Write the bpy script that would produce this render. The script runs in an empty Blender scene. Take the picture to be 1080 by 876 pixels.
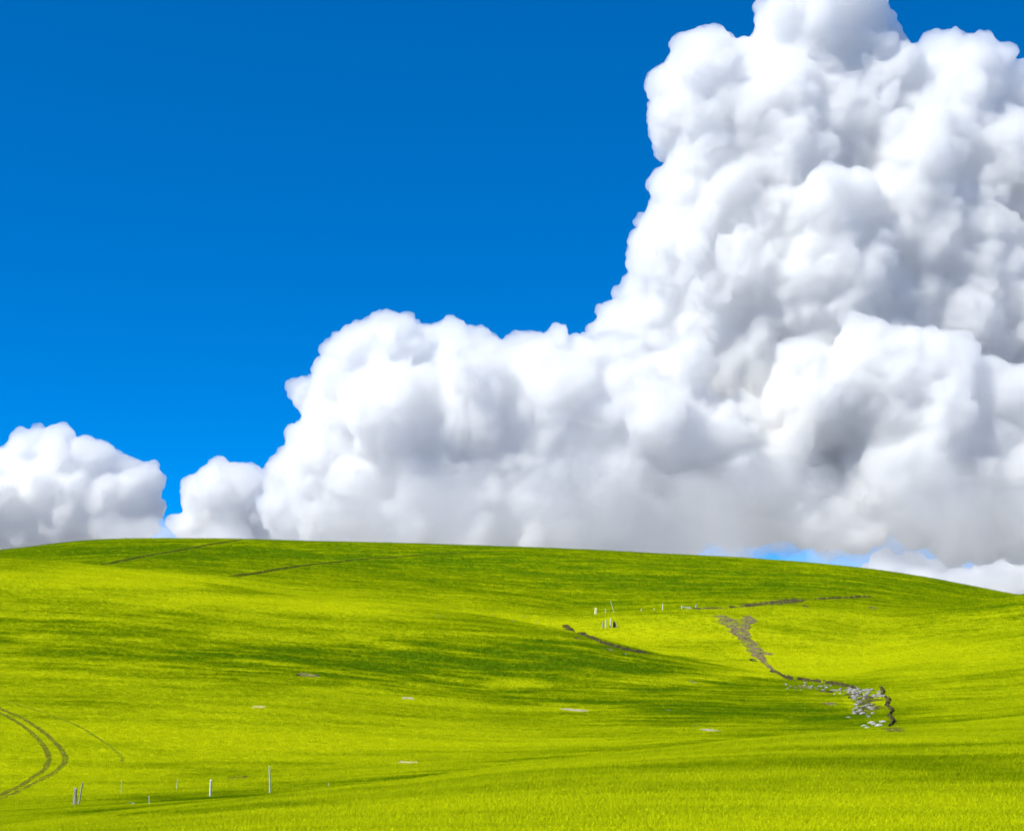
import bpy, math, random
import numpy as np

rng = np.random.default_rng(7)
random.seed(7)
R = math.radians
sc = bpy.context.scene
col = sc.collection

# ------------------------------------------------------------------ camera
# photo frame 1080 x 876, focal length 1500 px, eye at the origin, level camera with a rise
F, CX, YH = 1500.0, 540.0, 640.0
cam_d = bpy.data.cameras.new('camera')
cam = bpy.data.objects.new('camera', cam_d)
col.objects.link(cam)
cam.rotation_euler = (R(90), 0, 0)
cam_d.sensor_width = 36.0
cam_d.lens = 36.0 * F / 1080.0
cam_d.shift_y = (YH - 438.0) / 1080.0
cam_d.clip_start = 0.1
cam_d.clip_end = 200000.0
sc.camera = cam

def W(px, py, Y):
    """a direction measured in the photo, at depth Y metres -> world point"""
    return ((px - CX) / F * Y, Y, (YH - py) / F * Y)

# ------------------------------------------------------------------ noise
def _hash(ix, iy, seed):
    h = (ix.astype(np.int64) * 374761393 + iy.astype(np.int64) * 668265263 + seed * 1442695041) & 0xffffffff
    h = ((h ^ (h >> 13)) * 1274126177) & 0xffffffff
    h = (h ^ (h >> 16)) & 0xffffffff
    return h / 4294967295.0

def vnoise(x, y, seed=0):
    ix = np.floor(x); iy = np.floor(y)
    fx = x - ix; fy = y - iy
    fx = fx * fx * (3 - 2 * fx); fy = fy * fy * (3 - 2 * fy)
    a = _hash(ix, iy, seed); b = _hash(ix + 1, iy, seed)
    c = _hash(ix, iy + 1, seed); d = _hash(ix + 1, iy + 1, seed)
    return (a + (b - a) * fx) * (1 - fy) + (c + (d - c) * fx) * fy

def fbm(x, y, seed=0, octs=4, gain=0.5):
    s = np.zeros_like(x); a = 1.0; t = 0.0
    for k in range(octs):
        s += a * vnoise(x * 2 ** k + 17.3 * k, y * 2 ** k - 9.1 * k, seed + k)
        t += a; a *= gain
    return s / t - 0.5

# ------------------------------------------------------------------ material helpers
def new_mat(name):
    m = bpy.data.materials.new(name); m.use_nodes = True
    nt = m.node_tree; nt.nodes.clear()
    return m, nt, nt.nodes, nt.links

def tag(o, label=None, cat=None, group=None, kind=None):
    if label: o['label'] = label
    if cat: o['category'] = cat
    if group: o['group'] = group
    if kind: o['kind'] = kind
    return o

# ------------------------------------------------------------------ terrain heights
# every column: the same 15 features as (depth, photo row)
COLS = {
 -300: [(24, 905), (46, 892), (62, 886), (92, 858), (165, 715), (310, 574), (360, 590), (390, 598), (420, 600), (460, 598), (560, 592)],
 0:    [(24, 900), (47, 874), (62, 865), (92, 846), (165, 720), (300, 589), (345, 600), (380, 600), (410, 597), (450, 589), (560, 580)],
 100:  [(24, 895), (49, 862), (65, 855), (93, 843), (166, 722), (296, 596), (340, 604), (375, 601), (405, 594), (447, 584), (560, 569)],
 200:  [(24, 890), (51, 849), (70, 846), (95, 838), (168, 724), (290, 607), (330, 611), (365, 604), (397, 596), (442, 585), (555, 567.5)],
 300:  [(24, 888), (53, 837), (75, 839), (100, 829), (170, 726), (280, 624), (315, 626), (350, 617), (385, 606), (437, 592), (550, 569.5)],
 430:  [(24, 886), (56, 824), (82, 828), (108, 814), (175, 732), (265, 637), (300, 638), (335, 631), (368, 620), (430, 601), (545, 572.5)],
 520:  [(24, 886), (58, 812), (88, 818), (115, 804), (178, 736), (255, 651), (285, 652), (322, 642), (352, 632), (425, 608), (540, 575.5)],
 600:  [(24, 886), (61, 801), (95, 809), (124, 793), (181, 735), (245, 665), (264, 669), (310, 649), (330, 648.5), (420, 614), (535, 578.5)],
 700:  [(24, 886), (65, 789), (106, 797), (135, 780), (187, 730), (232, 690), (246, 693), (310, 643.5), (332, 644.5), (420, 617), (530, 583.5)],
 830:  [(24, 886), (71, 777), (120, 784), (150, 767), (198, 725), (222, 711), (235, 710), (318, 640.5), (338, 642), (420, 619), (525, 591)],
 900:  [(24, 886), (76, 771), (128, 776), (158, 760), (201, 722), (224, 712), (240, 706), (330, 644), (345, 643.5), (420, 623), (520, 597.5)],
 950:  [(24, 885), (80, 767.5), (132, 770), (162, 754), (203, 717), (232, 700), (255, 690), (338, 646), (352, 645.8), (424, 628), (518, 604)],
 1010: [(24, 884), (85, 763), (137, 764), (166, 748), (204, 712), (238, 690), (266, 676), (345, 639), (370, 640.5), (430, 634), (516, 614.5)],
 1080: [(24, 882), (91, 757), (142, 757), (170, 740), (206, 705), (243, 680), (275, 664), (350, 626.5), (385, 631), (440, 634), (514, 628)],
 1300: [(24, 878), (110, 738), (150, 733), (180, 715), (215, 680), (255, 650), (290, 630), (365, 596), (400, 604), (450, 620), (520, 640)],
}
_px = np.array(sorted(COLS)); _f = np.array([COLS[p] for p in _px], float)     # cols, feats, 2

def pchip_slopes(x, y):
    """x,y : (..., n) -> monotone slopes"""
    h = np.diff(x, axis=-1); d = np.diff(y, axis=-1) / h
    m = np.zeros_like(y)
    w1 = 2 * h[..., 1:] + h[..., :-1]; w2 = h[..., 1:] + 2 * h[..., :-1]
    d0, d1 = d[..., :-1], d[..., 1:]
    same = d0 * d1 > 0
    with np.errstate(divide='ignore', invalid='ignore'):
        mm = (w1 + w2) / (w1 / d0 + w2 / d1)
    m[..., 1:-1] = np.where(same, mm, 0.0)
    m[..., 0] = d[..., 0]; m[..., -1] = d[..., -1]
    return m

def pchip_eval(x, y, m, q, i):
    """x,y,m: 1-D, q values, i segment idx"""
    h = x[i + 1] - x[i]; t = (q - x[i]) / h
    h00 = 2*t**3 - 3*t**2 + 1; h10 = t**3 - 2*t**2 + t; h01 = -2*t**3 + 3*t**2; h11 = t**3 - t**2
    return h00 * y[i] + h10 * h * m[i] + h01 * y[i + 1] + h11 * h * m[i + 1]

# finely sampled columns over photo x from -300 to 1300
UFINE = np.linspace(-300, 1300, 801)
feat = np.zeros((len(UFINE), _f.shape[1], 2))
seg = np.clip(np.searchsorted(_px, UFINE, side='right') - 1, 0, len(_px) - 2)
for k in range(_f.shape[1]):
    for c in range(2):
        # smooth cubic (catmull-rom style slopes) across the columns
        y = _f[:, k, c]; x = _px.astype(float)
        m = np.gradient(y, x)
        feat[:, k, c] = pchip_eval(x, y, m, UFINE, seg)
n = len(UFINE)
def const(Y, py): return np.stack([np.full(n, float(Y)), np.full(n, float(py))], 1)[:, None]
feat = np.concatenate([const(1.0, YH + F * 1.68), const(4.0, YH + F * 1.85 / 4), const(10, YH + F * 2.35 / 10), feat,
                       np.stack([feat[:, -1, 0] + 150, feat[:, -1, 1] + 60], 1)[:, None],
                       const(1500, 720), const(9000, 668), const(60000, 655)], 1)
LX = np.log(feat[:, :, 0]); PY = feat[:, :, 1]
MM = pchip_slopes(LX, PY)
LGRID = np.linspace(0, math.log(60000), 2600)
TAB = np.zeros((n, len(LGRID)))
for i in range(n):
    s = np.clip(np.searchsorted(LX[i], LGRID, side='right') - 1, 0, LX.shape[1] - 2)
    TAB[i] = pchip_eval(LX[i], PY[i], MM[i], LGRID, s)
# a light blur over both directions takes the kinks out
def blur(a, ax, k):
    ker = np.exp(-0.5 * (np.arange(-3 * k, 3 * k + 1) / k) ** 2); ker /= ker.sum()
    p = [(0, 0), (0, 0)]; p[ax] = (3 * k, 3 * k)
    b = np.pad(a, p, mode='edge'); out = np.zeros_like(a)
    for j, w in enumerate(ker):
        sl = [slice(None)] * 2; sl[ax] = slice(j, j + a.shape[ax]); out += w * b[tuple(sl)]
    return out
TAB = blur(blur(TAB, 0, 6), 1, 3)

def base_height(x, y):
    r = np.hypot(x, y)
    th = np.arctan2(x, y)
    # in front: image column; outside the measured range hold the last column
    ths = np.clip(th, math.atan((-290 - CX) / F), math.atan((1290 - CX) / F))
    u = CX + F * np.tan(ths)
    Y = r * np.cos(ths)
    l = np.log(np.maximum(Y, 1.0))
    fi = (u - UFINE[0]) / (UFINE[1] - UFINE[0]); i0 = np.clip(np.floor(fi).astype(int), 0, n - 2); a = fi - i0
    fj = np.clip(l / (LGRID[1] - LGRID[0]), 0, len(LGRID) - 1.001); j0 = np.floor(fj).astype(int); b = fj - j0
    p = (TAB[i0, j0] * (1 - a) + TAB[i0 + 1, j0] * a) * (1 - b) + (TAB[i0, j0 + 1] * (1 - a) + TAB[i0 + 1, j0 + 1] * a) * b
    z = (YH - p) / F * np.maximum(Y, 1.0)
    # out of the measured fan fade into gentle open pasture
    out = np.clip((np.abs(th) - R(30)) / R(40), 0, 1)
    out = out * out * (3 - 2 * out)
    zo = -1.7 - 0.02 * np.minimum(r, 300) + 6 * fbm(x / 140, y / 140, 50, 3)*np.clip(r/60,0,1)
    near = np.clip((r - 2) / 12, 0, 1)
    return z * (1 - out * near) + zo * out * near

def height(x, y):
    x = np.asarray(x, float); y = np.asarray(y, float)
    r = np.hypot(x, y)
    k = np.clip(r / 60, 0.15, 1) * np.clip(r / 8, 0, 1)
    z = base_height(x, y)
    z = z + k * (0.34 * fbm(x / 26, y / 26, 3, 3) + 0.2 * fbm(x / 5.5, y / 5.5, 11, 2)) * np.clip(1.6 - r / 700, 0.5, 1)
    return z

def ground(px, Y):
    x = (px - CX) / F * Y
    return x, Y, float(height(np.array([x]), np.array([Y]))[0])

_scan = np.exp(np.linspace(math.log(14), math.log(640), 4000))
def hit(px, py):
    """where the line of sight of a photo pixel meets the ground"""
    x = (px - CX) / F * _scan
    z = height(x, _scan)
    rows = YH - F * z / _scan
    i = np.argmax(rows <= py)
    if i == 0: i = np.argmin(np.abs(rows - py))
    return x[i], _scan[i], z[i]

# ------------------------------------------------------------------ meshes
def mesh_from(name, V, Fc, mat=None, smooth=True, parent=None):
    me = bpy.data.meshes.new(name)
    V = np.asarray(V, np.float32); Fc = np.asarray(Fc, np.int32)
    me.vertices.add(len(V)); me.vertices.foreach_set('co', V.ravel())
    k = Fc.shape[1]
    me.loops.add(Fc.size); me.loops.foreach_set('vertex_index', Fc.ravel())
    me.polygons.add(len(Fc))
    me.polygons.foreach_set('loop_start', np.arange(0, Fc.size, k, dtype=np.int32))
    me.polygons.foreach_set('loop_total', np.full(len(Fc), k, np.int32))
    me.update(calc_edges=True); me.validate()
    if smooth: me.polygons.foreach_set('use_smooth', np.ones(len(me.polygons), bool))
    if mat: me.materials.append(mat)
    o = bpy.data.objects.new(name, me); col.objects.link(o)
    if parent: o.parent = parent
    return o

# ------------------------------------------------------------------ sun, sky
SUN_EL, SUN_AZ = R(50), R(-116)          # azimuth from +Y (view direction) towards +X
sd = (math.sin(SUN_AZ) * math.cos(SUN_EL), math.cos(SUN_AZ) * math.cos(SUN_EL), math.sin(SUN_EL))
sl = bpy.data.lights.new('sun', 'SUN'); sl.energy = 4.6; sl.angle = R(0.53); sl.color = (1.0, 0.975, 0.89)
so = bpy.data.objects.new('sun', sl); col.objects.link(so)
from mathutils import Vector
so.rotation_euler = Vector(sd).to_track_quat('Z', 'Y').to_euler()

w = bpy.data.worlds.new('World'); sc.world = w; w.use_nodes = True
nt = w.node_tree; nt.nodes.clear()
sky = nt.nodes.new('ShaderNodeTexSky'); sky.sky_type = 'NISHITA'; sky.sun_disc = False
sky.sun_elevation = SUN_EL; sky.sun_rotation = SUN_AZ
sky.altitude = 5000; sky.air_density = 0.6; sky.dust_density = 0.5; sky.ozone_density = 6.0
hs = nt.nodes.new('ShaderNodeHueSaturation'); hs.inputs['Saturation'].default_value = 1.8; hs.inputs['Value'].default_value = 2.0
hs.inputs['Hue'].default_value = 0.508
bg = nt.nodes.new('ShaderNodeBackground'); bg.inputs['Strength'].default_value = 0.12
wo = nt.nodes.new('ShaderNodeOutputWorld')
gm = nt.nodes.new('ShaderNodeGamma'); gm.inputs[1].default_value = 0.6
nt.links.new(sky.outputs[0], gm.inputs[0]); nt.links.new(gm.outputs[0], hs.inputs['Color']); nt.links.new(hs.outputs[0], bg.inputs['Color']); nt.links.new(bg.outputs[0], wo.inputs['Surface'])

sc.view_settings.view_transform = 'Standard'; sc.view_settings.look = 'None'
sc.view_settings.exposure = 0.58; sc.view_settings.gamma = 1.0
sc.view_settings.use_curve_mapping = False
sc.render.engine = 'CYCLES'
cy = sc.cycles
cy.max_bounces = 36; cy.diffuse_bounces = 3; cy.glossy_bounces = 2; cy.transmission_bounces = 4; cy.transparent_max_bounces = 24
cy.volume_bounces = 28
cy.use_adaptive_sampling = True; cy.adaptive_threshold = 0.03
cy.use_denoising = True
cy.sample_clamp_indirect = 8.0

# ------------------------------------------------------------------ clouds
def cloud_mat(name, mfp, albedo, g=0.0, color=(1, 1, 1)):
    m, nt, N, L = new_mat(name)
    out = N.new('ShaderNodeOutputMaterial')
    sca = N.new('ShaderNodeVolumeScatter'); ab = N.new('ShaderNodeVolumeAbsorption'); add = N.new('ShaderNodeAddShader')
    sca.inputs['Color'].default_value = (*color, 1); sca.inputs['Density'].default_value = albedo / mfp
    sca.inputs['Anisotropy'].default_value = g
    ab.inputs['Color'].default_value = (0, 0, 0, 1); ab.inputs['Density'].default_value = (1 - albedo) / mfp
    L.new(sca.outputs[0], add.inputs[0]); L.new(ab.outputs[0], add.inputs[1]); L.new(add.outputs[0], out.inputs['Volume'])
    return m

import bmesh
def ico(sub):
    bm = bmesh.new(); bmesh.ops.create_icosphere(bm, subdivisions=sub, radius=1.0)
    v = np.array([q.co[:] for q in bm.verts]); f = np.array([[q.index for q in p.verts] for p in bm.faces]); bm.free()
    return v, f
ICO = {1: ico(1), 2: ico(2), 3: ico(3)}

def puff_tree(prim, levels, rg, flat_z=None):
    """grow smaller billows on the skin of bigger ones"""
    allp = [np.array(prim)]
    cur = np.array(prim)
    for (cnt, lo, hi) in levels:
        nxt = []
        for (x, y, z, r) in cur:
            for _ in range(cnt):
                d = rg.normal(size=3); d[2] += 0.25; d /= np.linalg.norm(d)
                rr = r * rg.uniform(lo, hi)
                c = np.array([x, y, z]) + d * (r * rg.uniform(0.72, 0.97))
                if flat_z is not None and c[2] - rr < flat_z: continue
                nxt.append((*c, rr))
        cur = np.array(nxt); allp.append(cur)
    return np.concatenate(allp)

def blob_mesh(name, P, voxel, s, mat, seed, warp, fine, soften, close=0.0):
    """one skin round all billows, bent and roughened by fractal noise"""
    Vs, Fs, o = [], [], 0
    for (x, y, z, r) in P:
        v, f = ICO[3 if r > 12 * voxel else 2 if r > 3 * voxel else 1]
        Vs.append(v * (r + close) + (x, y, z)); Fs.append(f + o); o += len(v)
    tmp = mesh_from('tmp', np.concatenate(Vs), np.concatenate(Fs))
    rm = tmp.modifiers.new('r', 'REMESH'); rm.mode = 'VOXEL'; rm.voxel_size = voxel; rm.use_smooth_shade = True
    sm = tmp.modifiers.new('s', 'SMOOTH'); sm.iterations = soften; sm.factor = 0.5
    if close:
        dc = tmp.modifiers.new('c', 'DISPLACE'); dc.direction = 'NORMAL'; dc.mid_level = 0.0; dc.strength = -close
    for (size, st, vec) in ((70, 34 * warp, 1), (24, 14 * warp, 1), (20, -11.0 * fine, 2), (9, -6.0 * fine, 2), (7, 7.0 * fine, 1), (4, 3.5 * fine, 0)):
        if vec == 2:                                     # rounded florets
            t = bpy.data.textures.new('t', 'VORONOI'); t.noise_scale = size * s; t.noise_intensity = 1.0; t.distance_metric = 'DISTANCE_SQUARED'
        else:
            t = bpy.data.textures.new('t', 'CLOUDS'); t.cloud_type = 'COLOR' if vec else 'GRAYSCALE'
            t.noise_scale = size * s; t.noise_depth = 3
        d = tmp.modifiers.new('d', 'DISPLACE'); d.texture = t; d.texture_coords = 'GLOBAL'
        d.direction = 'RGB_TO_XYZ' if vec == 1 else 'NORMAL'
        d.strength = st * s; d.mid_level = 0.5
    r2 = tmp.modifiers.new('r', 'REMESH'); r2.mode = 'VOXEL'; r2.voxel_size = voxel; r2.use_smooth_shade = True
    dg = bpy.context.evaluated_depsgraph_get()
    me = bpy.data.meshes.new_from_object(tmp.evaluated_get(dg), depsgraph=dg)
    bpy.data.objects.remove(tmp)
    me.name = name; me.materials.clear(); me.materials.append(mat)
    ob = bpy.data.objects.new(name, me); col.objects.link(ob)
    print(name, len(P), len(me.vertices))
    return ob

def make_cloud(name, D, circles, voxel, mats, seed, levels=((12, .28, .52), (10, .2, .48), (6, .25, .5)), flat_px=None, warp=1.0, fine=1.0, shrink=7.0):
    rg = np.random.default_rng(seed)
    s = D / F
    prim = []
    for c in circles:
        px, py, rp = c[:3]; dz = c[3] if len(c) > 3 else 0.0
        Y = D + dz * s
        prim.append((*W(px, py, Y), rp * 0.9 * Y / F))
    fz = None if flat_px is None else (YH - flat_px) * s
    P = puff_tree(prim, levels, rg, fz)
    P = P[P[:, 3] > voxel * 0.8]
    ob = blob_mesh(name, P, voxel, s, mats[0], seed, warp, fine, 4, 6 * s)
    if mats[0] is mats[1]: return ob
    Q = P.copy(); Q[:, 3] -= shrink * s; Q = Q[Q[:, 3] > voxel * 0.9]
    core = blob_mesh('dense_core', Q, voxel * 1.3, s, mats[1], seed, warp, fine, 4, 6 * s)
    core.parent = ob
    # the bright skin of droplets is a hollow shell round the core
    bm = bmesh.new(); bm.from_mesh(core.data)
    for v in bm.verts: v.co -= v.normal * (1.2 * s)
    bmesh.ops.reverse_faces(bm, faces=bm.faces)
    inner = bpy.data.meshes.new('inner'); bm.to_mesh(inner); bm.free()
    bm = bmesh.new(); bm.from_mesh(ob.data); bm.from_mesh(inner)
    for f in bm.faces: f.smooth = True
    bm.to_mesh(ob.data); bm.free(); bpy.data.meshes.remove(inner)
    return ob

CM = (cloud_mat('cloud_skin', 32.0, 0.978, 0.72), cloud_mat('cloud_vapour', 120.0, 0.950, 0.0, (.992, 1, .985)))
CM2 = CM
CVEIL = cloud_mat('veil_vapour', 260.0, 0.99, 0.3)
tower = [(860, 32, 58, 0), (828, 46, 46, 0), (886, 24, 48, 10), (908, 74, 50, 20), (742, 98, 54, -10), (772, 66, 34, 0), (724, 118, 42, -20), (1003, 98, 54, 10), (1066, 132, 54, 20),
         (790, 140, 80, 0), (880, 150, 95, 10), (980, 180, 95, 0), (1070, 210, 80, 0), (770, 210, 70, -10), (740, 245, 55, -15), (720, 280, 50, -20),
         (820, 260, 90, -10), (920, 270, 110, 0), (1040, 290, 100, 0), (700, 330, 42, -15), (660, 355, 32, -10), (760, 340, 80, 0),
         (860, 370, 90, -10), (980, 390, 100, 10), (1090, 400, 90, 0), (690, 380, 50, 0), (1150, 250, 110, 0), (1130, 150, 60, 0), (1170, 420, 120, 0),
         (900, 410, 90, -40), (1000, 400, 90, -30), (870, 250, 85, -45), (850, 320, 80, -40), (930, 340, 90, -45), (840, 190, 70, -30), (960, 230, 80, -40), (1050, 330, 90, -30), (780, 300, 60, -30), (800, 380, 70, -20), (780, 430, 90, 40), (900, 460, 100, 40), (1040, 465, 95, 40), (1180, 470, 100, 40)]
big = make_cloud('cumulus_cloud', 9000, tower, 13.0, CM, 1)
tag(big, 'towering white cumulus with bulging crown filling the upper sky', 'cloud', 'cumulus clouds over the hill')
bank = [(400, 372, 40, 0), (372, 390, 34, 0), (430, 385, 40, 0), (480, 388, 40, 0), (520, 392, 40, 0), (570, 388, 42, 0), (615, 395, 36, 0), (650, 400, 40, 0),
        (360, 430, 42, 0), (345, 470, 40, 0), (330, 505, 38, 0), (312, 535, 30, 0), (420, 440, 70, -10), (500, 440, 75, -10), (580, 440, 75, -10), (660, 450, 70, -10),
        (390, 500, 62, -5), (470, 505, 62, -10), (550, 505, 62, -10), (630, 505, 62, -10), (710, 480, 75, 0), (700, 420, 50, 0), (760, 500, 62, 0), (830, 510, 58, 0), (900, 515, 55, 0), (850, 450, 50, -10),
        (340, 562, 32, 10), (395, 565, 32, 0), (450, 566, 32, 10), (505, 566, 32, 0), (560, 567, 32, 10), (615, 567, 32, 0), (670, 566, 32, 10), (720, 558, 28, 20), (765, 545, 28, 10), (810, 542, 28, 10), (860, 548, 30, 10), (360, 540, 42, 0), (430, 545, 42, -20), (500, 545, 42, -25), (570, 545, 42, -20), (640, 540, 42, -10), (720, 535, 42, 10), (800, 535, 38, 20), (880, 535, 36, 20)]
bk = make_cloud('cumulus_cloud', 8300, bank, 11.5, CM, 2, flat_px=600)
tag(bk, 'long white cumulus bank with grey flat base low over the hill', 'cloud', 'cumulus clouds over the hill')
rp = [(868, 440, 50, 20), (850, 412, 38, 20), (925, 375, 40, 0), (905, 400, 38, -5), (960, 385, 46, 0), (1000, 400, 46, -5), (940, 430, 55, 0), (1040, 420, 46, 0), (1080, 430, 46, 0), (1000, 470, 62, 0), (1080, 490, 66, 0), (940, 495, 55, 0), (1010, 525, 48, 0), (1090, 535, 52, 0), (1160, 480, 80, 0), (960, 540, 36, 0), (905, 548, 36, 10), (1010, 556, 34, 10), (1060, 562, 36, 10), (870, 550, 30, 20)]
pc = make_cloud('cumulus_cloud', 8100, rp, 11.5, CM, 3, flat_px=592)
tag(pc, 'brightest rounded cumulus in front of the tower, low over the sloping crest', 'cloud', 'cumulus clouds over the hill')
lf = [(70, 492, 34, 0), (30, 502, 38, 0), (100, 500, 28, 0), (135, 525, 32, 0), (60, 530, 45, 0), (-10, 520, 50, 0), (115, 545, 42, 0), (20, 555, 35, 0), (60, 570, 30, 0), (-70, 520, 60, 0), (-20, 560, 40, 0)]
lc = make_cloud('cumulus_cloud', 9500, lf, 14.0, CM2, 4)
tag(lc, 'small isolated cumulus puff low beside a gap of blue sky', 'cloud', 'cumulus clouds over the hill')
sf = [(240, 520, 30, 0), (215, 532, 24, 0), (265, 522, 28, 0), (290, 540, 30, 0), (240, 545, 36, 0), (320, 555, 30, 0), (205, 552, 24, 0), (250, 570, 30, 0), (300, 575, 30, 0)]
s2 = make_cloud('cumulus_cloud', 10500, sf, 15.0, CM2, 5)
tag(s2, 'small pale cumulus tucked behind the end of the long bank', 'cloud', 'cumulus clouds over the hill')
vl = make_cloud('veil_cloud', 8300, [(x_, 566 + 5 * math.sin(x_ * .7) + .02 * (x_ - 560), 20 + 4 * math.sin(x_ * 1.3), 25 * math.sin(x_)) for x_ in range(700, 1110, 22)], 15.0, (CVEIL, CVEIL), 9, warp=1.4)
tag(vl, 'thin grey veil trailing under the cumulus bases along the crest', 'cloud')
CMIST = cloud_mat('mist_vapour', 1150.0, 0.995, 0.2)
mv = make_cloud('veil_cloud', 7300, [(x_, 545 + 13 * math.sin(x_ * .037) + 6 * math.sin(x_ * .37) + .012 * (x_ - 200), (48 + 12 * math.sin(x_ * .9)) * min(1, (x_ - 250) / 140), 30 * math.sin(x_ * 2.1)) for x_ in range(320, 1180, 38)], 22.0, (CMIST, CMIST), 12, levels=((12, .3, .7), (5, .3, .6)), warp=2.2)
tag(mv, 'broad pale mist blurring the feet of the cumulus above the hill crest', 'cloud')
CMIST2 = cloud_mat('thin_mist_vapour', 420.0, 0.99, 0.2)
mw = make_cloud('veil_cloud', 9000, [(x_, 574 + 3 * math.sin(x_ * .3), 20 + 5 * math.sin(x_ * .5), 0) for x_ in range(120, 250, 16)], 20.0, (CMIST2, CMIST2), 13, levels=((9, .4, .7),), warp=1.6)
tag(mw, 'wisp of mist in the low gap between the two small cumulus puffs', 'cloud')
s3 = make_cloud('cumulus_cloud', 15000, [(420, 572, 24, 0), (395, 578, 20, 0), (445, 578, 20, 0), (340, 580, 24, 0)], 22.0, CM2, 6)
tag(s3, 'tiny bright cumulus top peeping over the hill crest', 'cloud', 'cumulus clouds over the hill')
s4 = make_cloud('cumulus_cloud', 15000, [(1050, 612, 30, 0), (1010, 618, 26, 0), (1090, 605, 34, 0), (970, 615, 24, 0), (930, 612, 22, 0), (1130, 600, 40, 0), (1060, 640, 30, 0)], 22.0, CM2, 8)
tag(s4, 'far white cumulus row showing under the grey bases, above the descending crest', 'cloud', 'cumulus clouds over the hill')

# ------------------------------------------------------------------ ground mesh
def ground_axes():
    th_in = np.linspace(math.atan((-300 - CX) / F), math.atan((1380 - CX) / F), 1100)
    a0, a1 = th_in[0], th_in[-1]
    th_out = np.linspace(a1, 2 * math.pi + a0, 122)[1:-1]
    th = np.concatenate([th_in, th_out])
    r = np.concatenate([np.linspace(0.6, 12, 24), np.exp(np.linspace(math.log(12.5), math.log(640), 620)), np.exp(np.linspace(math.log(680), math.log(59000), 50))])
    return th, r
th, rr = ground_axes()
TH, RR = np.meshgrid(th, rr, indexing='ij')
X = RR * np.sin(TH); Yg = RR * np.cos(TH)
Z = height(X, Yg)
nt_, nr_ = TH.shape
V = np.stack([X.ravel(), Yg.ravel(), Z.ravel()], 1)
idx = np.arange(nt_ * nr_).reshape(nt_, nr_)
nx = np.roll(idx, -1, axis=0)
Q = np.stack([idx[:, :-1], idx[:, 1:], nx[:, 1:], nx[:, :-1]], -1).reshape(-1, 4)

# ------------------------------------------------------------------ grass tone, with painted shade of the hill folds
# lush (deep green) and dry (lime) swards, plus shade and light painted on flanks: centre and spread measured on the slope
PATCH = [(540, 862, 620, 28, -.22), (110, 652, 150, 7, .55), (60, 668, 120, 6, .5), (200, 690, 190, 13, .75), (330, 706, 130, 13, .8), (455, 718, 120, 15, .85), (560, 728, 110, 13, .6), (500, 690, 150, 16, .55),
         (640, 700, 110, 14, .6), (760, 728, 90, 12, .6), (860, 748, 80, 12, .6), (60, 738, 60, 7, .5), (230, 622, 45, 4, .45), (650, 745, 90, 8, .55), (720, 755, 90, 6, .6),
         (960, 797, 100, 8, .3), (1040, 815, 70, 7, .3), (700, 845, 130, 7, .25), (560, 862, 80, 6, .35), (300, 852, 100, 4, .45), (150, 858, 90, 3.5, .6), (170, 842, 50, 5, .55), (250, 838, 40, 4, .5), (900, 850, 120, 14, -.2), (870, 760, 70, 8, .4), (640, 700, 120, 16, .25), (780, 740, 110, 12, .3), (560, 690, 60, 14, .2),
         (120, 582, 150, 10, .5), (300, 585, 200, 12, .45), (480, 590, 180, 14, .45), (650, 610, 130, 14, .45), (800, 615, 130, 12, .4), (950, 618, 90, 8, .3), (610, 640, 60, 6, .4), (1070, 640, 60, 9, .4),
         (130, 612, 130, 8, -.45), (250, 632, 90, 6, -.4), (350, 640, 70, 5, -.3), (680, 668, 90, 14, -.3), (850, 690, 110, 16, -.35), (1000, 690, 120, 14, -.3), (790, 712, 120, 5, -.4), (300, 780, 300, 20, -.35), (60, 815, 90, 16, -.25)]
def tone(x, y, z):
    Yc = np.maximum(y, 1.0)
    px = CX + F * x / Yc; py = YH - F * z / Yc
    pu = np.clip(px, -300, 1300)
    def brow(k): return np.interp(pu, _px, _f[:, k, 0]), np.interp(pu, _px, _f[:, k, 1])
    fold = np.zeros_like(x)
    Yr, yr = brow(1); d = py - yr                       # shade painted into the green hollow behind the near brow, light along it
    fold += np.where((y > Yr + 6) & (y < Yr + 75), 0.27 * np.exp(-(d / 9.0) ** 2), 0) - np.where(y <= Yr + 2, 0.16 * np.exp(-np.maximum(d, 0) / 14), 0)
    Yl, yl = brow(5); d = py - yl                       # shade painted on the left spur's flank, light on the mound behind it
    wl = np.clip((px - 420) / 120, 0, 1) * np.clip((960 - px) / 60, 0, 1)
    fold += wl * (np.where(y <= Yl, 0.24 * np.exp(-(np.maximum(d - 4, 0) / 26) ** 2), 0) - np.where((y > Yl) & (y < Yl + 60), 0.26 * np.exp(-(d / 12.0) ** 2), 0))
    Yq, yq = brow(7); d = py - yq                       # shade painted on the right hill below its crest
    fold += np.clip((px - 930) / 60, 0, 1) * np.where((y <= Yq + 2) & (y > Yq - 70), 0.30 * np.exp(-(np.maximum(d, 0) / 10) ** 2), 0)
    px = px + 60 * fbm(x / 18, y / 18, 71, 3); py = py + 12 * fbm(x / 14, y / 14, 83, 3)
    # streaks that follow the contours
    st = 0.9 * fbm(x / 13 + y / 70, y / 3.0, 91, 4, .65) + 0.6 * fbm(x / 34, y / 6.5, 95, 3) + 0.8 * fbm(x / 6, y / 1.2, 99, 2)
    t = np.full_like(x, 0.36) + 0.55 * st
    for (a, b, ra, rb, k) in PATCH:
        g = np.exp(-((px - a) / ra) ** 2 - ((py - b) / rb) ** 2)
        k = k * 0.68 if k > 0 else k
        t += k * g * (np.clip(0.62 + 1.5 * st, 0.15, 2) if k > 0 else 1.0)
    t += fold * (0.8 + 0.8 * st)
    # the far hill is toned darker
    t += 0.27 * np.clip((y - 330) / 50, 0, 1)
    return np.clip(t, 0, 1)

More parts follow.
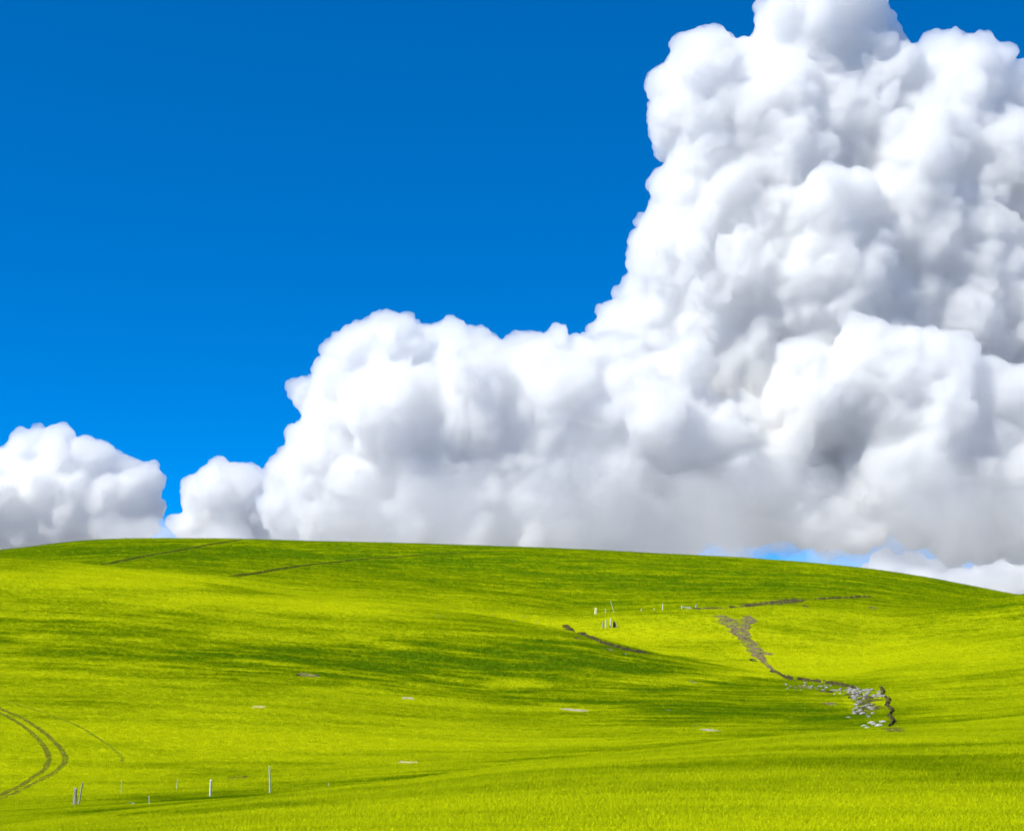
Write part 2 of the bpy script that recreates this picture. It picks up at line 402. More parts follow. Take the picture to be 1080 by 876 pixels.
def add_attr(o, name, vals):
    at = o.data.attributes.new(name, 'FLOAT', 'POINT'); at.data.foreach_set('value', np.asarray(vals, np.float32))

def grass_colour(nt, tone_sock, k=1.0):
    """lime to deep green, with small-scale mottling"""
    N, L = nt.nodes, nt.links
    r = N.new('ShaderNodeValToRGB')
    els = r.color_ramp.elements
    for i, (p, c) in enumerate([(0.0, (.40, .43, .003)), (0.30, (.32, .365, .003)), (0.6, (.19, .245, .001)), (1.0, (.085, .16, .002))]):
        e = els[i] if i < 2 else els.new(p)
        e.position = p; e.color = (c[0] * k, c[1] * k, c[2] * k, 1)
    L.new(tone_sock, r.inputs['Fac'])
    return r.outputs['Color']

# ------------------------------------------------------------------ ground
m, nt, N, L = new_mat('pasture')
out = N.new('ShaderNodeOutputMaterial'); bs = N.new('ShaderNodeBsdfPrincipled'); bs.inputs['Roughness'].default_value = 0.9
bs.inputs['Specular IOR Level'].default_value = 0.0
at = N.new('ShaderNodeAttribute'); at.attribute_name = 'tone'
geo = N.new('ShaderNodeNewGeometry')
n1 = N.new('ShaderNodeTexNoise'); n1.inputs['Scale'].default_value = 2.2; n1.inputs['Detail'].default_value = 6; n1.inputs['Roughness'].default_value = 0.7
L.new(geo.outputs['Position'], n1.inputs['Vector'])
ma = N.new('ShaderNodeMath'); ma.operation = 'MULTIPLY_ADD'; ma.inputs[1].default_value = 0.7; ma.inputs[2].default_value = -0.35
L.new(n1.outputs['Fac'], ma.inputs[0])
sm = N.new('ShaderNodeMath'); sm.operation = 'ADD'; sm.use_clamp = True
L.new(at.outputs['Fac'], sm.inputs[0]); L.new(ma.outputs[0], sm.inputs[1])
gc = grass_colour(nt, sm.outputs[0], 1.0)
# unseen plain beyond the hills, made pale to bounce neutral light onto cloud bases
ln = N.new('ShaderNodeVectorMath'); ln.operation = 'LENGTH'; L.new(geo.outputs['Position'], ln.inputs[0])
mr = N.new('ShaderNodeMapRange'); mr.inputs['From Min'].default_value = 700; mr.inputs['From Max'].default_value = 1100
L.new(ln.outputs['Value'], mr.inputs['Value'])
mx = N.new('ShaderNodeMix'); mx.data_type = 'RGBA'; mx.inputs['B'].default_value = (0.33, 0.31, 0.27, 1)
L.new(mr.outputs[0], mx.inputs['Factor']); L.new(gc, mx.inputs['A']); L.new(mx.outputs['Result'], bs.inputs['Base Color'])
bp = N.new('ShaderNodeBump'); bp.inputs['Strength'].default_value = 0.9; bp.inputs['Distance'].default_value = 0.25
L.new(n1.outputs['Fac'], bp.inputs['Height']); L.new(bp.outputs[0], bs.inputs['Normal'])
L.new(bs.outputs[0], out.inputs['Surface'])
gr = mesh_from('ground', V, Q[:, ::-1], m)
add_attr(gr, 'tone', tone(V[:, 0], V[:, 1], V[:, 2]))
tag(gr, kind='structure')

# ------------------------------------------------------------------ soil, tracks, banks
def soil_mat(name, c1, c2, scale, green=0.0, rough=0.95, bump=0.6, fray=2.2, solid=0.2):
    m, nt, N, L = new_mat(name)
    out = N.new('ShaderNodeOutputMaterial'); bs = N.new('ShaderNodeBsdfPrincipled'); bs.inputs['Roughness'].default_value = rough
    bs.inputs['Specular IOR Level'].default_value = 0.0
    geo = N.new('ShaderNodeNewGeometry')
    n1 = N.new('ShaderNodeTexNoise'); n1.inputs['Scale'].default_value = scale; n1.inputs['Detail'].default_value = 7; n1.inputs['Roughness'].default_value = 0.68
    L.new(geo.outputs['Position'], n1.inputs['Vector'])
    r = N.new('ShaderNodeValToRGB'); e = r.color_ramp.elements
    e[0].position = 0.35; e[0].color = (*c1, 1); e[1].position = 0.65; e[1].color = (*c2, 1)
    L.new(n1.outputs['Fac'], r.inputs['Fac']); csock = r.outputs['Color']
    if green:
        n2 = N.new('ShaderNodeTexNoise'); n2.inputs['Scale'].default_value = scale * 0.45; n2.inputs['Detail'].default_value = 4
        L.new(geo.outputs['Position'], n2.inputs['Vector'])
        mr = N.new('ShaderNodeMapRange'); mr.inputs['From Min'].default_value = 0.62 - green * 0.3; mr.inputs['From Max'].default_value = 0.72 - green * 0.3
        L.new(n2.outputs['Fac'], mr.inputs['Value'])
        mx = N.new('ShaderNodeMix'); mx.data_type = 'RGBA'; mx.inputs['B'].default_value = (0.2, 0.26, 0.004, 1)
        L.new(mr.outputs[0], mx.inputs['Factor']); L.new(csock, mx.inputs['A']); csock = mx.outputs['Result']
    L.new(csock, bs.inputs['Base Color'])
    bp = N.new('ShaderNodeBump'); bp.inputs['Strength'].default_value = bump; bp.inputs['Distance'].default_value = 0.15
    L.new(n1.outputs['Fac'], bp.inputs['Height']); L.new(bp.outputs[0], bs.inputs['Normal'])
    # frayed margins: turf shows through where the noise beats the distance to the edge
    ed = N.new('ShaderNodeAttribute'); ed.attribute_name = 'inner'
    n3 = N.new('ShaderNodeTexNoise'); n3.inputs['Scale'].default_value = fray; n3.inputs['Detail'].default_value = 5; n3.inputs['Roughness'].default_value = 0.7
    L.new(geo.outputs['Position'], n3.inputs['Vector'])
    gt = N.new('ShaderNodeMath'); gt.operation = 'MULTIPLY_ADD'; gt.inputs[1].default_value = 0.5; gt.inputs[2].default_value = solid
    L.new(ed.outputs['Fac'], gt.inputs[0])
    cmp_ = N.new('ShaderNodeMath'); cmp_.operation = 'GREATER_THAN'; L.new(gt.outputs[0], cmp_.inputs[0]); L.new(n3.outputs['Fac'], cmp_.inputs[1])
    tp = N.new('ShaderNodeBsdfTransparent'); ms = N.new('ShaderNodeMixShader')
    L.new(cmp_.outputs[0], ms.inputs[0]); L.new(tp.outputs[0], ms.inputs[1]); L.new(bs.outputs[0], ms.inputs[2])
    L.new(ms.outputs[0] if fray else bs.outputs[0], out.inputs['Surface'])
    return m
M_RUT = soil_mat('rut_soil', (.06, .066, .006), (.16, .16, .02), 5, 0.3, solid=.34)
M_DARK = soil_mat('dark_turf_edge', (.022, .035, .003), (.06, .075, .008), 1.2, 0.1, solid=.36)
M_BANK = soil_mat('bank_soil', (.028, .025, .01), (.115, .098, .04), 2.0, 0.25, solid=.3)
M_CRACK = soil_mat('crack_soil', (.02, .018, .008), (.08, .068, .03), 2.0, 0.1, solid=.5)
M_FAINT = soil_mat('crushed_grass', (.1, .13, .006), (.2, .23, .01), 3.0, 0.4)
M_GULLY = soil_mat('gully_soil', (.065, .05, .022), (.25, .195, .105), 1.6, 0.3, solid=.28)
M_PALE = soil_mat('pale_soil', (.3, .26, .15), (.5, .45, .32), 2.5, 0.1)
M_TAN = soil_mat('tan_soil', (.4, .33, .1), (.55, .46, .2), 2.5, 0.15)
M_ROCK = soil_mat('stone', (.1, .095, .08), (.42, .40, .36), 3.5, 0.0, 0.85, fray=0)
M_WHITE = soil_mat('white_stone', (.24, .23, .2), (.52, .5, .45), 4, 0.0, 0.85, fray=0)

BARE = []       # (polyline xy, half width) where no grass stands
def resample(P, step):
    P = np.asarray(P, float)
    # catmull-rom through the points
    pts = []
    for i in range(len(P) - 1):
        p0, p1, p2, p3 = P[max(i - 1, 0)], P[i], P[i + 1], P[min(i + 2, len(P) - 1)]
        for t in np.linspace(0, 1, 24, endpoint=False):
            pts.append(0.5 * ((2 * p1) + (-p0 + p2) * t + (2 * p0 - 5 * p1 + 4 * p2 - p3) * t * t + (-p0 + 3 * p1 - 3 * p2 + p3) * t ** 3))
    pts.append(P[-1]); pts = np.array(pts)
    d = np.concatenate([[0], np.cumsum(np.hypot(*np.diff(pts[:, :2], axis=0).T))])
    q = np.linspace(0, d[-1], max(int(d[-1] / step), 8))
    return np.stack([np.interp(q, d, pts[:, k]) for k in range(pts.shape[1])], 1)

def strip(name, pix, width, mat, profile=((-.5, 0), (-.25, .0), (.0, .0), (.25, .0), (.5, 0)), lift=0.03, rag=0.25, seed=0, widths=None, step=0.4, ends=True, grass_gap=1.0):
    """a strip of bare ground draped over the slope along a line seen in the photo"""
    world = [hit(*p) for p in pix]
    C = np.array([(a[0], a[1], (widths[i] if widths else width)) for i, a in enumerate(world)])
    C = resample(C, step)
    xy = C[:, :2]; wd = C[:, 2]
    t = np.gradient(xy, axis=0); t /= np.maximum(np.linalg.norm(t, axis=1)[:, None], 1e-6)
    nrm = np.stack([t[:, 1], -t[:, 0]], 1)
    s_ = np.arange(len(xy)) * step
    tap = np.clip(np.minimum(s_, s_[-1] - s_) / min(1.5 + width, 0.22 * s_[-1] + .01), 0.05, 1) if ends else np.ones(len(xy))
    rows = []
    for j, (o_, h_) in enumerate(profile):
        e = 1 + rag * 3.2 * fbm(s_ / 2.2, np.full_like(s_, j * 7.7), seed + 200 + (0 if o_ < 0 else 1), 3)
        p = xy + nrm * (o_ * wd * tap * e)[:, None]
        z = height(p[:, 0], p[:, 1]) + lift + h_ * tap * (1 + 1.2 * fbm(s_ / 0.9, np.full_like(s_, j * 3.1), seed + 300, 3))
        rows.append(np.stack([p[:, 0], p[:, 1], z], 1))
    G = np.stack(rows, 1); a, b = G.shape[:2]
    ix = np.arange(a * b).reshape(a, b)
    Fq = np.stack([ix[:-1, :-1], ix[1:, :-1], ix[1:, 1:], ix[:-1, 1:]], -1).reshape(-1, 4)
    o = mesh_from(name, G.reshape(-1, 3), Fq, mat)
    inn = np.array([1 - 2 * abs(q[0]) for q in profile]); inn = np.minimum(inn[None, :] * 1.3, 1) * tap[:, None] * np.ones((a, b))
    add_attr(o, 'inner', inn.ravel())
    tag(o, kind='structure')
    BARE.append((xy, wd * tap * 0.5 * grass_gap, 0.04 if 'track' in name else 0.2))
    return o

strip('tyre_track', [(-60, 722), (-25, 738), (0, 752), (25, 766), (42, 782), (51, 797), (47, 811), (30, 823), (5, 836), (-25, 848)], 0.65, M_RUT, seed=1)
strip('tyre_track', [(-60, 716), (-25, 732), (0, 747), (28, 760), (52, 777), (66, 793), (68, 803), (56, 815), (32, 828), (2, 842), (-25, 853)], 0.65, M_RUT, seed=2)
strip('tyre_track', [(0, 737), (35, 748), (75, 762), (110, 783), (128, 798), (127, 806)], 0.6, M_FAINT, seed=3, rag=.5)
strip('dirt_track', [(105, 596), (150, 587), (200, 578), (255, 569)], 4.2, M_DARK, seed=4, step=1.0, grass_gap=1.5)
strip('dirt_track', [(240, 608), (300, 599), (360, 592), (420, 587), (480, 583), (540, 581)], 3.4, M_DARK, seed=5, step=1.0, grass_gap=1.5, widths=[3.6, 4, 3.6, 3, 2.4, 1.6])
strip('dirt_track', [(560, 583), (700, 596), (850, 604)], 1.0, M_DARK, seed=15, step=1.2, rag=.6)
BK = ((-.5, 0), (-.3, .36), (-.12, .4), (.05, .08), (.5, 0))
strip('eroded_bank', [(770, 642.2), (790, 639.5), (815, 636.5), (838, 634), (855, 632)], 5.5, M_BANK, BK, seed=6, widths=[2, 5, 7, 7, 2], rag=.4)
strip('eroded_bank', [(855, 632), (885, 631), (922, 629)], 1.6, M_BANK, BK, seed=7, rag=.5)
strip('eroded_bank', [(720, 643), (745, 642.3), (772, 641.8)], 1.4, M_BANK, BK, seed=8, rag=.5)
strip('ditch', [(592, 659), (600, 664), (612, 668), (628, 675), (645, 681), (668, 687), (693, 690.5)], 1.6, M_CRACK, ((-.5, 0), (-.3, .34), (-.05, .26), (.1, .03), (.5, 0)), seed=9, widths=[.7, 1.8, 2.2, 1.1, 1.5, 1.0, .8], rag=.5)
strip('gully', [(763, 649), (772, 660), (785, 674), (797, 688), (808, 700), (820, 709), (834, 714)], 3, M_GULLY, seed=10, widths=[6.5, 5, 3, 3.4, 1.6, 1.0, .8], rag=.6)
strip('gully', [(792, 648), (787, 657), (786, 668), (797, 686), (815, 688)], 1.6, M_GULLY, seed=11, widths=[4, 4, 2.2, 4, 3], rag=.8)
strip('gully', [(812, 707), (826, 714), (850, 718), (880, 722), (905, 727)], .5, M_CRACK, BK, seed=12, rag=.7)
strip('eroded_bank', [(927, 724), (932, 729), (930, 733), (937, 738), (935, 743), (941, 749), (938, 754), (942, 760), (936, 767)], .5, M_CRACK, ((-.5, 0), (-.3, .25), (0, .25), (.2, .05), (.5, 0)), seed=13, rag=.7)
strip('eroded_bank', [(928, 767), (940, 768.5), (958, 771)], 1.2, M_BANK, seed=14, rag=.7)
strip('gully', [(893, 728), (908, 736), (912, 746), (905, 756)], 4, M_BANK, seed=16, rag=.8, widths=[3, 5, 4.5, 2])
strip('eroded_bank', [(916, 640), (925, 643)], 1.5, M_BANK, BK, seed=17, rag=.6)
for k_, (a_, b_, w_) in enumerate((((758, 648), (768, 652), 3.5), ((783, 672), (793, 676), 3), ((799, 687), (818, 690), 3.5), ((792, 694), (800, 698), 2), ((842, 722), (862, 727), 2), ((866, 727), (880, 731), 2.2), ((872, 740), (882, 744), 1.5), ((846, 637), (853, 641), 2.2), ((640, 683), (650, 687), 1.2), ((606, 671), (614, 675), 1.2))):
    strip('eroded_patch', [a_, ((a_[0] + b_[0]) / 2, (a_[1] + b_[1]) / 2 + .6), b_], w_, M_GULLY if k_ % 2 == 0 else M_BANK, seed=40 + k_, rag=.9, step=.25)
strip('bare_soil_patch', [(586, 746.5), (605, 748.5), (624, 750.5)], 4, M_PALE, seed=21, widths=[2, 3.8, 2])
strip('bare_soil_patch', [(420, 735.5), (430, 736), (440, 736.5)], 3, M_PALE, seed=22)
strip('bare_soil_patch', [(264, 745), (273, 745.5), (282, 746)], 3.2, M_TAN, seed=23)
strip('bare_soil_patch', [(736, 768), (748, 769.5), (760, 771.5)], 2.8, M_PALE, seed=24)
strip('bare_soil_patch', [(418, 803), (432, 804), (445, 804)], 3.0, M_TAN, seed=25, rag=.8)
strip('bare_soil_patch', [(310, 710), (323, 711.5), (340, 714)], 4.0, M_GULLY, seed=26, rag=.8)
strip('bare_soil_patch', [(245, 819), (252, 820), (262, 820)], 2.4, M_RUT, seed=27, rag=.8)

# ------------------------------------------------------------------ grass
GREEN_OUT = None
m, nt, N, L = new_mat('grass_blades')
out = N.new('ShaderNodeOutputMaterial')
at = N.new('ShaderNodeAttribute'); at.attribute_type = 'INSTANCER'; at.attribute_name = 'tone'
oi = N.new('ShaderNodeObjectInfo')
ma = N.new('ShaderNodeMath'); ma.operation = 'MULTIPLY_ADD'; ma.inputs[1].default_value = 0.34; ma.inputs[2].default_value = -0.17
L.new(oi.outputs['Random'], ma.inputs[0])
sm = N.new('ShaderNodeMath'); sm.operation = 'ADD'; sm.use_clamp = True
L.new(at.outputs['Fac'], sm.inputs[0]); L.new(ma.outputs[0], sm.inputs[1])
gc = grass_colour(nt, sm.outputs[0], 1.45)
df = N.new('ShaderNodeBsdfDiffuse'); tr = N.new('ShaderNodeBsdfTranslucent'); mxs = N.new('ShaderNodeMixShader'); mxs.inputs[0].default_value = 0.4
L.new(gc, df.inputs['Color']); L.new(gc, tr.inputs['Color'])
L.new(df.outputs[0], mxs.inputs[1]); L.new(tr.outputs[0], mxs.inputs[2]); L.new(mxs.outputs[0], out.inputs['Surface'])
M_GRASS = m

proto = bpy.data.collections.new('grass_kinds')       # never linked to the scene
def tuft(nb, spread, hmin, hmax, wid, seed):
    rg = np.random.default_rng(seed); Vv, Ff = [], []
    for b in range(nb):
        a = rg.uniform(0, 2 * math.pi); rad = spread * math.sqrt(rg.uniform(0, 1))
        bx, by = rad * math.cos(a), rad * math.sin(a)
        d = rg.uniform(0, 2 * math.pi); h = rg.uniform(hmin, hmax); lean = h * rg.uniform(.15, .8)
        sx, sy = -math.sin(d), math.cos(d); w_ = wid * rg.uniform(.7, 1.3)
        o = len(Vv)
        for t, ww in ((0, 1), (.5, .8), (.85, .45)):
            cx = bx + math.cos(d) * lean * t * t; cy_ = by + math.sin(d) * lean * t * t; cz = h * t - .02
            Vv += [(cx - sx * w_ * ww, cy_ - sy * w_ * ww, cz), (cx + sx * w_ * ww, cy_ + sy * w_ * ww, cz)]
        Vv.append((bx + math.cos(d) * lean, by + math.sin(d) * lean, h * .97))
        Ff += [(o, o + 1, o + 3, o + 2), (o + 2, o + 3, o + 5, o + 4), (o + 4, o + 5, o + 6)]
    me = bpy.data.meshes.new('grass_tuft'); me.from_pydata(Vv, [], Ff); me.materials.append(M_GRASS)
    o = bpy.data.objects.new('grass_tuft', me); proto.objects.link(o)
for k in range(5): tuft(24, .13, .04, .105, .006, 40 + k)

def polyline_dist_mask(x, y):
    keep = np.ones(len(x), bool)
    for xy, hw, kp in BARE:
        lo = xy.min(0) - hw.max() - .3; hi = xy.max(0) + hw.max() + .3
        c = np.where((x > lo[0]) & (x < hi[0]) & (y > lo[1]) & (y < hi[1]) & keep)[0]
        if len(c) == 0: continue
        for i0 in range(0, len(c), 4000):
            cc = c[i0:i0 + 4000]
            d2 = (x[cc, None] - xy[None, :, 0]) ** 2 + (y[cc, None] - xy[None, :, 1]) ** 2
            j = d2.argmin(1)
            keep[cc] &= (np.sqrt(d2[np.arange(len(cc)), j]) > hw[j]) | (rng.uniform(0, 1, len(cc)) < kp)
    return keep

PX0, PX1 = -260, 1340
def sow(n_, y0, y1, power):
    """points over the fan between two depths; power shapes the thinning with distance"""
    u = rng.uniform(0, 1, n_)
    p = power
    yy = (y0 ** p + u * (y1 ** p - y0 ** p)) ** (1 / p)
    xx = (rng.uniform(PX0, PX1, n_) - CX) / F * yy
    return xx, yy
gx, gy, gs = [], [], []
for (n_, y0, y1, p, sc0) in ((245000, 18, 95, 1.3, 0.8), (4000, 18, 60, 1.2, 1.3), (350000, 90, 270, 1.0, 2.0), (205000, 260, 580, 1.0, 4.0)):
    a, b = sow(n_, y0, y1, p)
    gx.append(a); gy.append(b); gs.append(sc0 * rng.uniform(.7, 1.35, n_))
gx = np.concatenate(gx); gy = np.concatenate(gy); gs = np.concatenate(gs)
k = polyline_dist_mask(gx, gy); gx, gy, gs = gx[k], gy[k], gs[k]
gz = height(gx, gy)
me = bpy.data.meshes.new('grass'); me.vertices.add(len(gx)); me.vertices.foreach_set('co', np.stack([gx, gy, gz], 1).astype(np.float32).ravel())
go = bpy.data.objects.new('grass', me); col.objects.link(go)
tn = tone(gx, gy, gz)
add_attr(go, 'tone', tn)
# tufts grow wider than tall with distance so that the far swards stay short
sxy = gs; szz = np.sqrt(gs) * rng.uniform(.75, 1.3, len(gs)) * (0.85 + 0.35 * np.clip(tn, 0, 1))
for nm, vv in (('swide', sxy), ('stall', szz), ('spin', rng.uniform(0, 6.283, len(gs)))): add_attr(go, nm, vv)
ng = bpy.data.node_groups.new('grass_sward', 'GeometryNodeTree')
ng.interface.new_socket('Geometry', in_out='INPUT', socket_type='NodeSocketGeometry'); ng.interface.new_socket('Geometry', in_out='OUTPUT', socket_type='NodeSocketGeometry')
gi = ng.nodes.new('NodeGroupInput'); gout = ng.nodes.new('NodeGroupOutput'); iop = ng.nodes.new('GeometryNodeInstanceOnPoints')
ci = ng.nodes.new('GeometryNodeCollectionInfo'); ci.inputs[0].default_value = proto; ci.inputs['Separate Children'].default_value = True; ci.inputs['Reset Children'].default_value = True
def named(nm):
    q = ng.nodes.new('GeometryNodeInputNamedAttribute'); q.data_type = 'FLOAT'; q.inputs[0].default_value = nm; return q.outputs[0]
cs = ng.nodes.new('ShaderNodeCombineXYZ'); ng.links.new(named('swide'), cs.inputs[0]); ng.links.new(named('swide'), cs.inputs[1]); ng.links.new(named('stall'), cs.inputs[2])
cr = ng.nodes.new('ShaderNodeCombineXYZ'); ng.links.new(named('spin'), cr.inputs[2])
iop.inputs['Pick Instance'].default_value = True
ng.links.new(gi.outputs[0], iop.inputs['Points']); ng.links.new(ci.outputs[0], iop.inputs['Instance'])
ng.links.new(cr.outputs[0], iop.inputs['Rotation']); ng.links.new(cs.outputs[0], iop.inputs['Scale'])
ng.links.new(iop.outputs[0], gout.inputs[0])
md = go.modifiers.new('sward', 'NODES'); md.node_group = ng
tag(go, kind='stuff')

# ------------------------------------------------------------------ fence posts
def wood(name, c1, c2):
    m, nt, N, L = new_mat(name)
    out = N.new('ShaderNodeOutputMaterial'); bs = N.new('ShaderNodeBsdfPrincipled'); bs.inputs['Roughness'].default_value = 0.85
    tc = N.new('ShaderNodeTexCoord'); mp = N.new('ShaderNodeMapping'); mp.inputs['Scale'].default_value = (30, 30, 2.5)
    n1 = N.new('ShaderNodeTexNoise'); n1.inputs['Scale'].default_value = 1.0; n1.inputs['Detail'].default_value = 5
    L.new(tc.outputs['Object'], mp.inputs[0]); L.new(mp.outputs[0], n1.inputs['Vector'])
    r = N.new('ShaderNodeValToRGB'); e = r.color_ramp.elements; e[0].position = .3; e[0].color = (*c1, 1); e[1].position = .7; e[1].color = (*c2, 1)
    L.new(n1.outputs['Fac'], r.inputs['Fac']); L.new(r.outputs[0], bs.inputs['Base Color'])
    bp = N.new('ShaderNodeBump'); bp.inputs['Strength'].default_value = .4; bp.inputs['Distance'].default_value = .02
    L.new(n1.outputs['Fac'], bp.inputs['Height']); L.new(bp.outputs[0], bs.inputs['Normal']); L.new(bs.outputs[0], out.inputs['Surface'])
    return m
M_WPOST = wood('whitewashed_wood', (.5, .49, .44), (.8, .78, .7))
M_GPOST = wood('weathered_wood', (.22, .2, .17), (.48, .45, .38))
M_YPOST = wood('pale_stake', (.5, .48, .2), (.75, .72, .4))
M_DPOST = wood('dark_wood', (.025, .02, .015), (.09, .07, .05))

def post_mesh(name, h, w_, mat, seed, lean=(0, 0), bend=0.0, sink=0.25, parent=None, loc=(0, 0, 0), flat=1.0):
    """a split timber: uneven section, taper, a slight bow and a chipped top"""
    rg = np.random.default_rng(seed); nside, nz = 8, 9
    Vv = []
    ang = np.sort(np.linspace(0, 2 * math.pi, nside, endpoint=False) + rg.uniform(-.18, .18, nside))
    rad = rg.uniform(.85, 1.12, nside)
    for j in range(nz):
        t = j / (nz - 1); z = -sink + (h + sink) * t
        k = (1.05 - .2 * t) * w_ / 2 * (1 + rg.uniform(-.05, .05))
        cx = lean[0] * z + bend * math.sin(t * math.pi); cy_ = lean[1] * z
        for q in range(nside):
            zz = z + (rg.uniform(-.35, .35) * w_ if j == nz - 1 else 0)
            Vv.append((cx + k * rad[q] * math.cos(ang[q]), cy_ + k * flat * rad[q] * math.sin(ang[q]), zz))
    Fq = [(j * nside + q, j * nside + (q + 1) % nside, (j + 1) * nside + (q + 1) % nside, (j + 1) * nside + q) for j in range(nz - 1) for q in range(nside)]
    me = bpy.data.meshes.new(name); c = len(Vv); Vv.append((lean[0] * h, lean[1] * h, h + .1 * w_))
    Fq += [((nz - 1) * nside + q, (nz - 1) * nside + (q + 1) % nside, c) for q in range(nside)]
    me.from_pydata(Vv, [], Fq); me.materials.append(mat)
    o = bpy.data.objects.new(name, me); col.objects.link(o); o.location = loc
    if parent: o.parent = parent
    return o

def post(px, ybase, ytop, wpx, mat, seed, label, group, topdx=0.0, bend=0.0, name='fence_post', cat='fence post', Y=None, flat=1.0):
    if Y is None: x, Yy, z = hit(px, ybase)
    else: x, Yy, z = ground(px, Y)
    h = (ybase - ytop) / F * Yy
    o = post_mesh(name, h, wpx / F * Yy, mat, seed, (topdx / (ybase - ytop), 0.03), bend, loc=(x, Yy, z), flat=flat)
    tag(o, label, cat, group)
    return o
G1 = 'posts of the ruined fence in the hollow'
post(78.5, 849, 831, 4.2, M_GPOST, 1, 'short thick weathered grey post standing beside a leaning stake', G1, 1.0, flat=.6)
post(83, 848, 825, 1.9, M_GPOST, 2, 'thin grey stake leaning against the short thick post', G1, 4)
post(128, 838, 823, .9, M_YPOST, 3, 'very thin faint stake nearest to the two leaning posts', G1)
post(186, 833, 821, 1.0, M_YPOST, 4, 'thin pale stake just behind the short white post', G1, 1.5)
post(222, 840, 822.5, 3.0, M_WPOST, 5, 'short stout white fence post in the green hollow', G1, .3)
post(284.3, 836.5, 808, 1.7, M_WPOST, 6, 'tall slender white post, the tallest in the hollow', G1, -.5, .02)
post(157.5, 848, 839, 1.0, M_WPOST, 7, 'short pale stub beside the white stones', G1, -.5)
post(346.5, 830, 825, 1.0, M_YPOST, 8, 'tiny pale stub standing alone on the ridge brow', G1)
G2 = 'small posts along the far mound'
post(628.5, 649.5, 642, 3.2, M_YPOST, 11, 'squat pale post at the low end of the mound fence', G2, Y=318, flat=.7)
post(638.5, 649, 642.5, 1.0, M_YPOST, 12, 'thin upright stake just beside the squat pale post', G2, Y=318)
post(648, 648, 634, .9, M_YPOST, 13, 'long thin pole leaning over on the mound crest', G2, -4, Y=318)
post(676.5, 645, 641, 1.3, M_YPOST, 14, 'low stub midway along the mound crest', G2, Y=322)
post(690, 644.5, 641, 1.1, M_YPOST, 15, 'faint low stub beside the upright white stake', G2, Y=322)
post(699, 644, 636.5, 1.2, M_WPOST, 16, 'upright thin white stake on the mound crest', G2, Y=322)
G3 = 'broken posts below the mound crest'
post(635, 662, 654.5, 1.3, M_GPOST, 21, 'leaning grey broken post at one end of the cluster', G3, 1.6)
post(639, 662.5, 653.5, 1.6, M_YPOST, 22, 'straight pale broken post in the middle of the cluster', G3)
post(643.8, 662, 652.5, 1.9, M_WPOST, 23, 'tallest white broken post, next to the dark stump', G3, .4)
post(648, 661.5, 656, 3.2, M_DPOST, 24, 'dark stump beside the tallest white broken post', G3, name='tree_stump', cat='stump')
post(650.8, 662, 656.5, .9, M_GPOST, 25, 'thin grey stick leaning beside the dark stump', G3, -1.5)

# little broken rail fence on the mound crest
x0, Y0, z0 = ground(728, 324)
rf = bpy.data.objects.new('rail_fence', None); col.objects.link(rf); rf.location = (x0, Y0, z0)
tag(rf, 'broken pale rail fence on the mound crest near the dark bank', 'fence')
for k, (dx, h, lx) in enumerate(((-2.0, 1.0, .05), (-.1, .9, -.1), (1.0, 1.35, .25), (1.7, 1.2, -.15))):
    gz_ = float(height(np.array([x0 + dx]), np.array([Y0]))[0]) - z0
    post_mesh('post', h, .22, M_WPOST if k % 2 == 0 else M_GPOST, 60 + k, (lx, 0), parent=rf, loc=(dx, 0, gz_))
for k, (za, zb, xa, xb) in enumerate(((.75, .6, -2.1, .1), (.35, .45, -1.0, 1.9))):
    r_ = post_mesh('rail', xb - xa, .16, M_WPOST, 70 + k, parent=rf, loc=(xa, -.14, za), sink=0)
    r_.rotation_euler = (0, math.atan2(xb - xa, zb - za), 0)

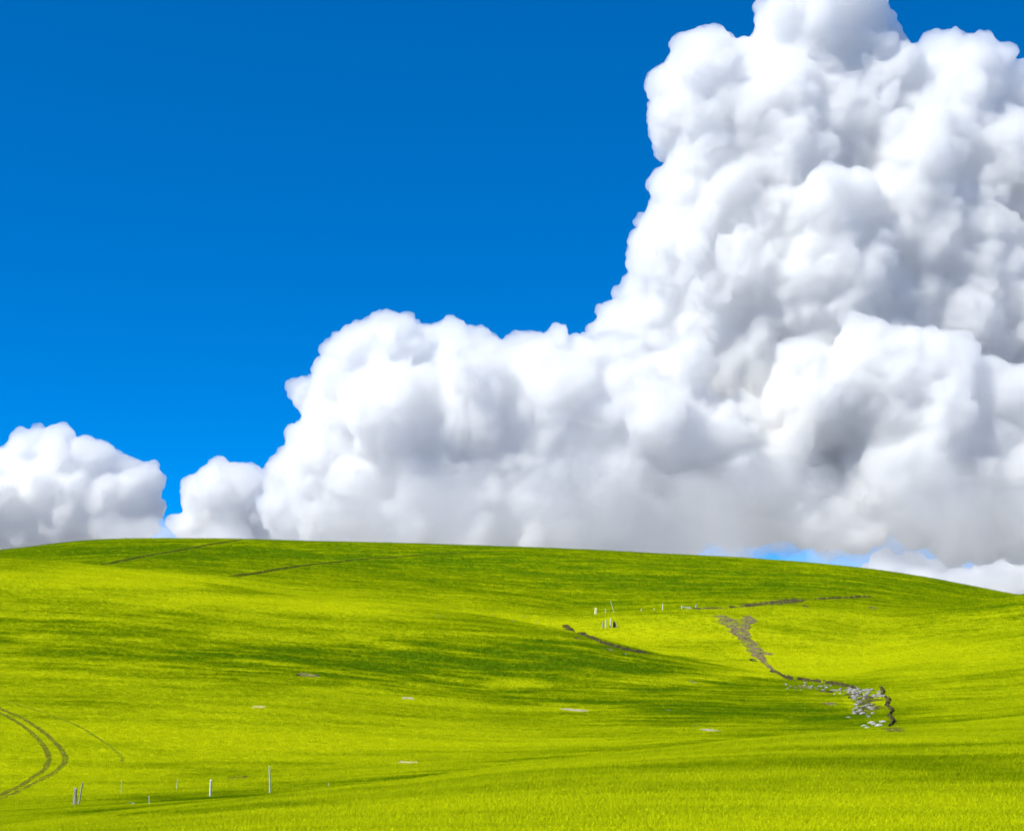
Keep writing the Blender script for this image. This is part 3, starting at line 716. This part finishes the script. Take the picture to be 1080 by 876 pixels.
# ------------------------------------------------------------------ stones
def rock_mesh(seed, flat):
    rg = np.random.default_rng(seed); v, f = ICO[2]; v = v.copy()
    for _ in range(9):
        d = rg.normal(size=3); d /= np.linalg.norm(d); c = rg.uniform(.45, .85)
        dd = v @ d; v -= np.outer(np.clip(dd - c, 0, None), d) * .9
    v *= (1 + rg.normal(size=(len(v), 1)) * .03)
    v[:, 2] *= flat
    me = bpy.data.meshes.new('stone'); me.from_pydata(v.tolist(), [], f.tolist()); return me
def rocks(mat, n_): 
    L_ = [rock_mesh(100 + i, .55 + .08 * (i % 4)) for i in range(n_)]
    for me in L_: me.materials.append(mat)
    return L_
RK, RW = rocks(M_ROCK, 7), rocks(M_WHITE, 4)
def stone(px, py, size, me, label, group, cat='stone'):
    x, Yy, z = hit(px, py)
    o = bpy.data.objects.new('stone', me); col.objects.link(o)
    o.location = (x, Yy, z + size * .12); o.scale = (size * random.uniform(.8, 1.4), size * random.uniform(.8, 1.1), size * random.uniform(.8, 1.1)); o.rotation_euler = (random.uniform(-.2, .2), random.uniform(-.2, .2), random.uniform(0, 6.28))
    tag(o, label, cat, group)
GS = 'grey stones spilled along the eroded gully'
LS = 'grey stone among many spilled along the eroded gully'
spill = [((824, 721), (850, 727), 12, 6, 1.0), ((850, 724), (880, 728), 22, 7, 1.2), ((880, 726), (905, 731), 30, 8, 1.3), ((900, 728), (928, 734), 46, 9, 1.4), ((900, 738), (922, 746), 26, 10, 1.2), ((902, 750), (912, 756), 18, 7, 1.2)]
for (a, b, n_, jit, k) in spill:
    for i in range(n_):
        t = random.random()
        stone(a[0] + (b[0] - a[0]) * t + random.gauss(0, 3), a[1] + (b[1] - a[1]) * t + random.gauss(0, jit * .28), random.uniform(.12, .34) * k, random.choice(RK), LS, GS)
GW = 'pale stones at the foot of the gully'
for (px, py) in ((912, 766), (915, 768), (922, 764.5), (926, 766), (920, 763), (931, 762)): stone(px, py, random.uniform(.3, .5), random.choice(RW), 'pale stone lying below the grey spill at the foot of the gully', GW)
GH = 'small white stones beside the pale stub in the hollow'
for (px, py) in ((134.5, 847), (137, 845.5), (139.5, 846.5), (141, 847.8)): stone(px, py, random.uniform(.09, .14), random.choice(RW), 'small white stone lying in the green hollow by the pale stub', GH)
GP = 'pale stones scattered on the grassy slope'
for (px, py, sz) in ((342.5, 828, .1), (326, 711, .16), (336, 713.5, .2), (729, 719, .35), (733, 720, .3), (735, 765, .2), (462, 650, .35), (468, 651, .3), (541, 655, .4), (553, 650, .35), (705, 749, .3), (434, 804, .2), (440, 803, .16), (424, 803, .16), (660, 690, .3), (566, 657, .35), (521, 649, .3)):
    stone(px, py, sz * .7, random.choice(RK), 'pale stone lying alone on the open grassy slope', GP)
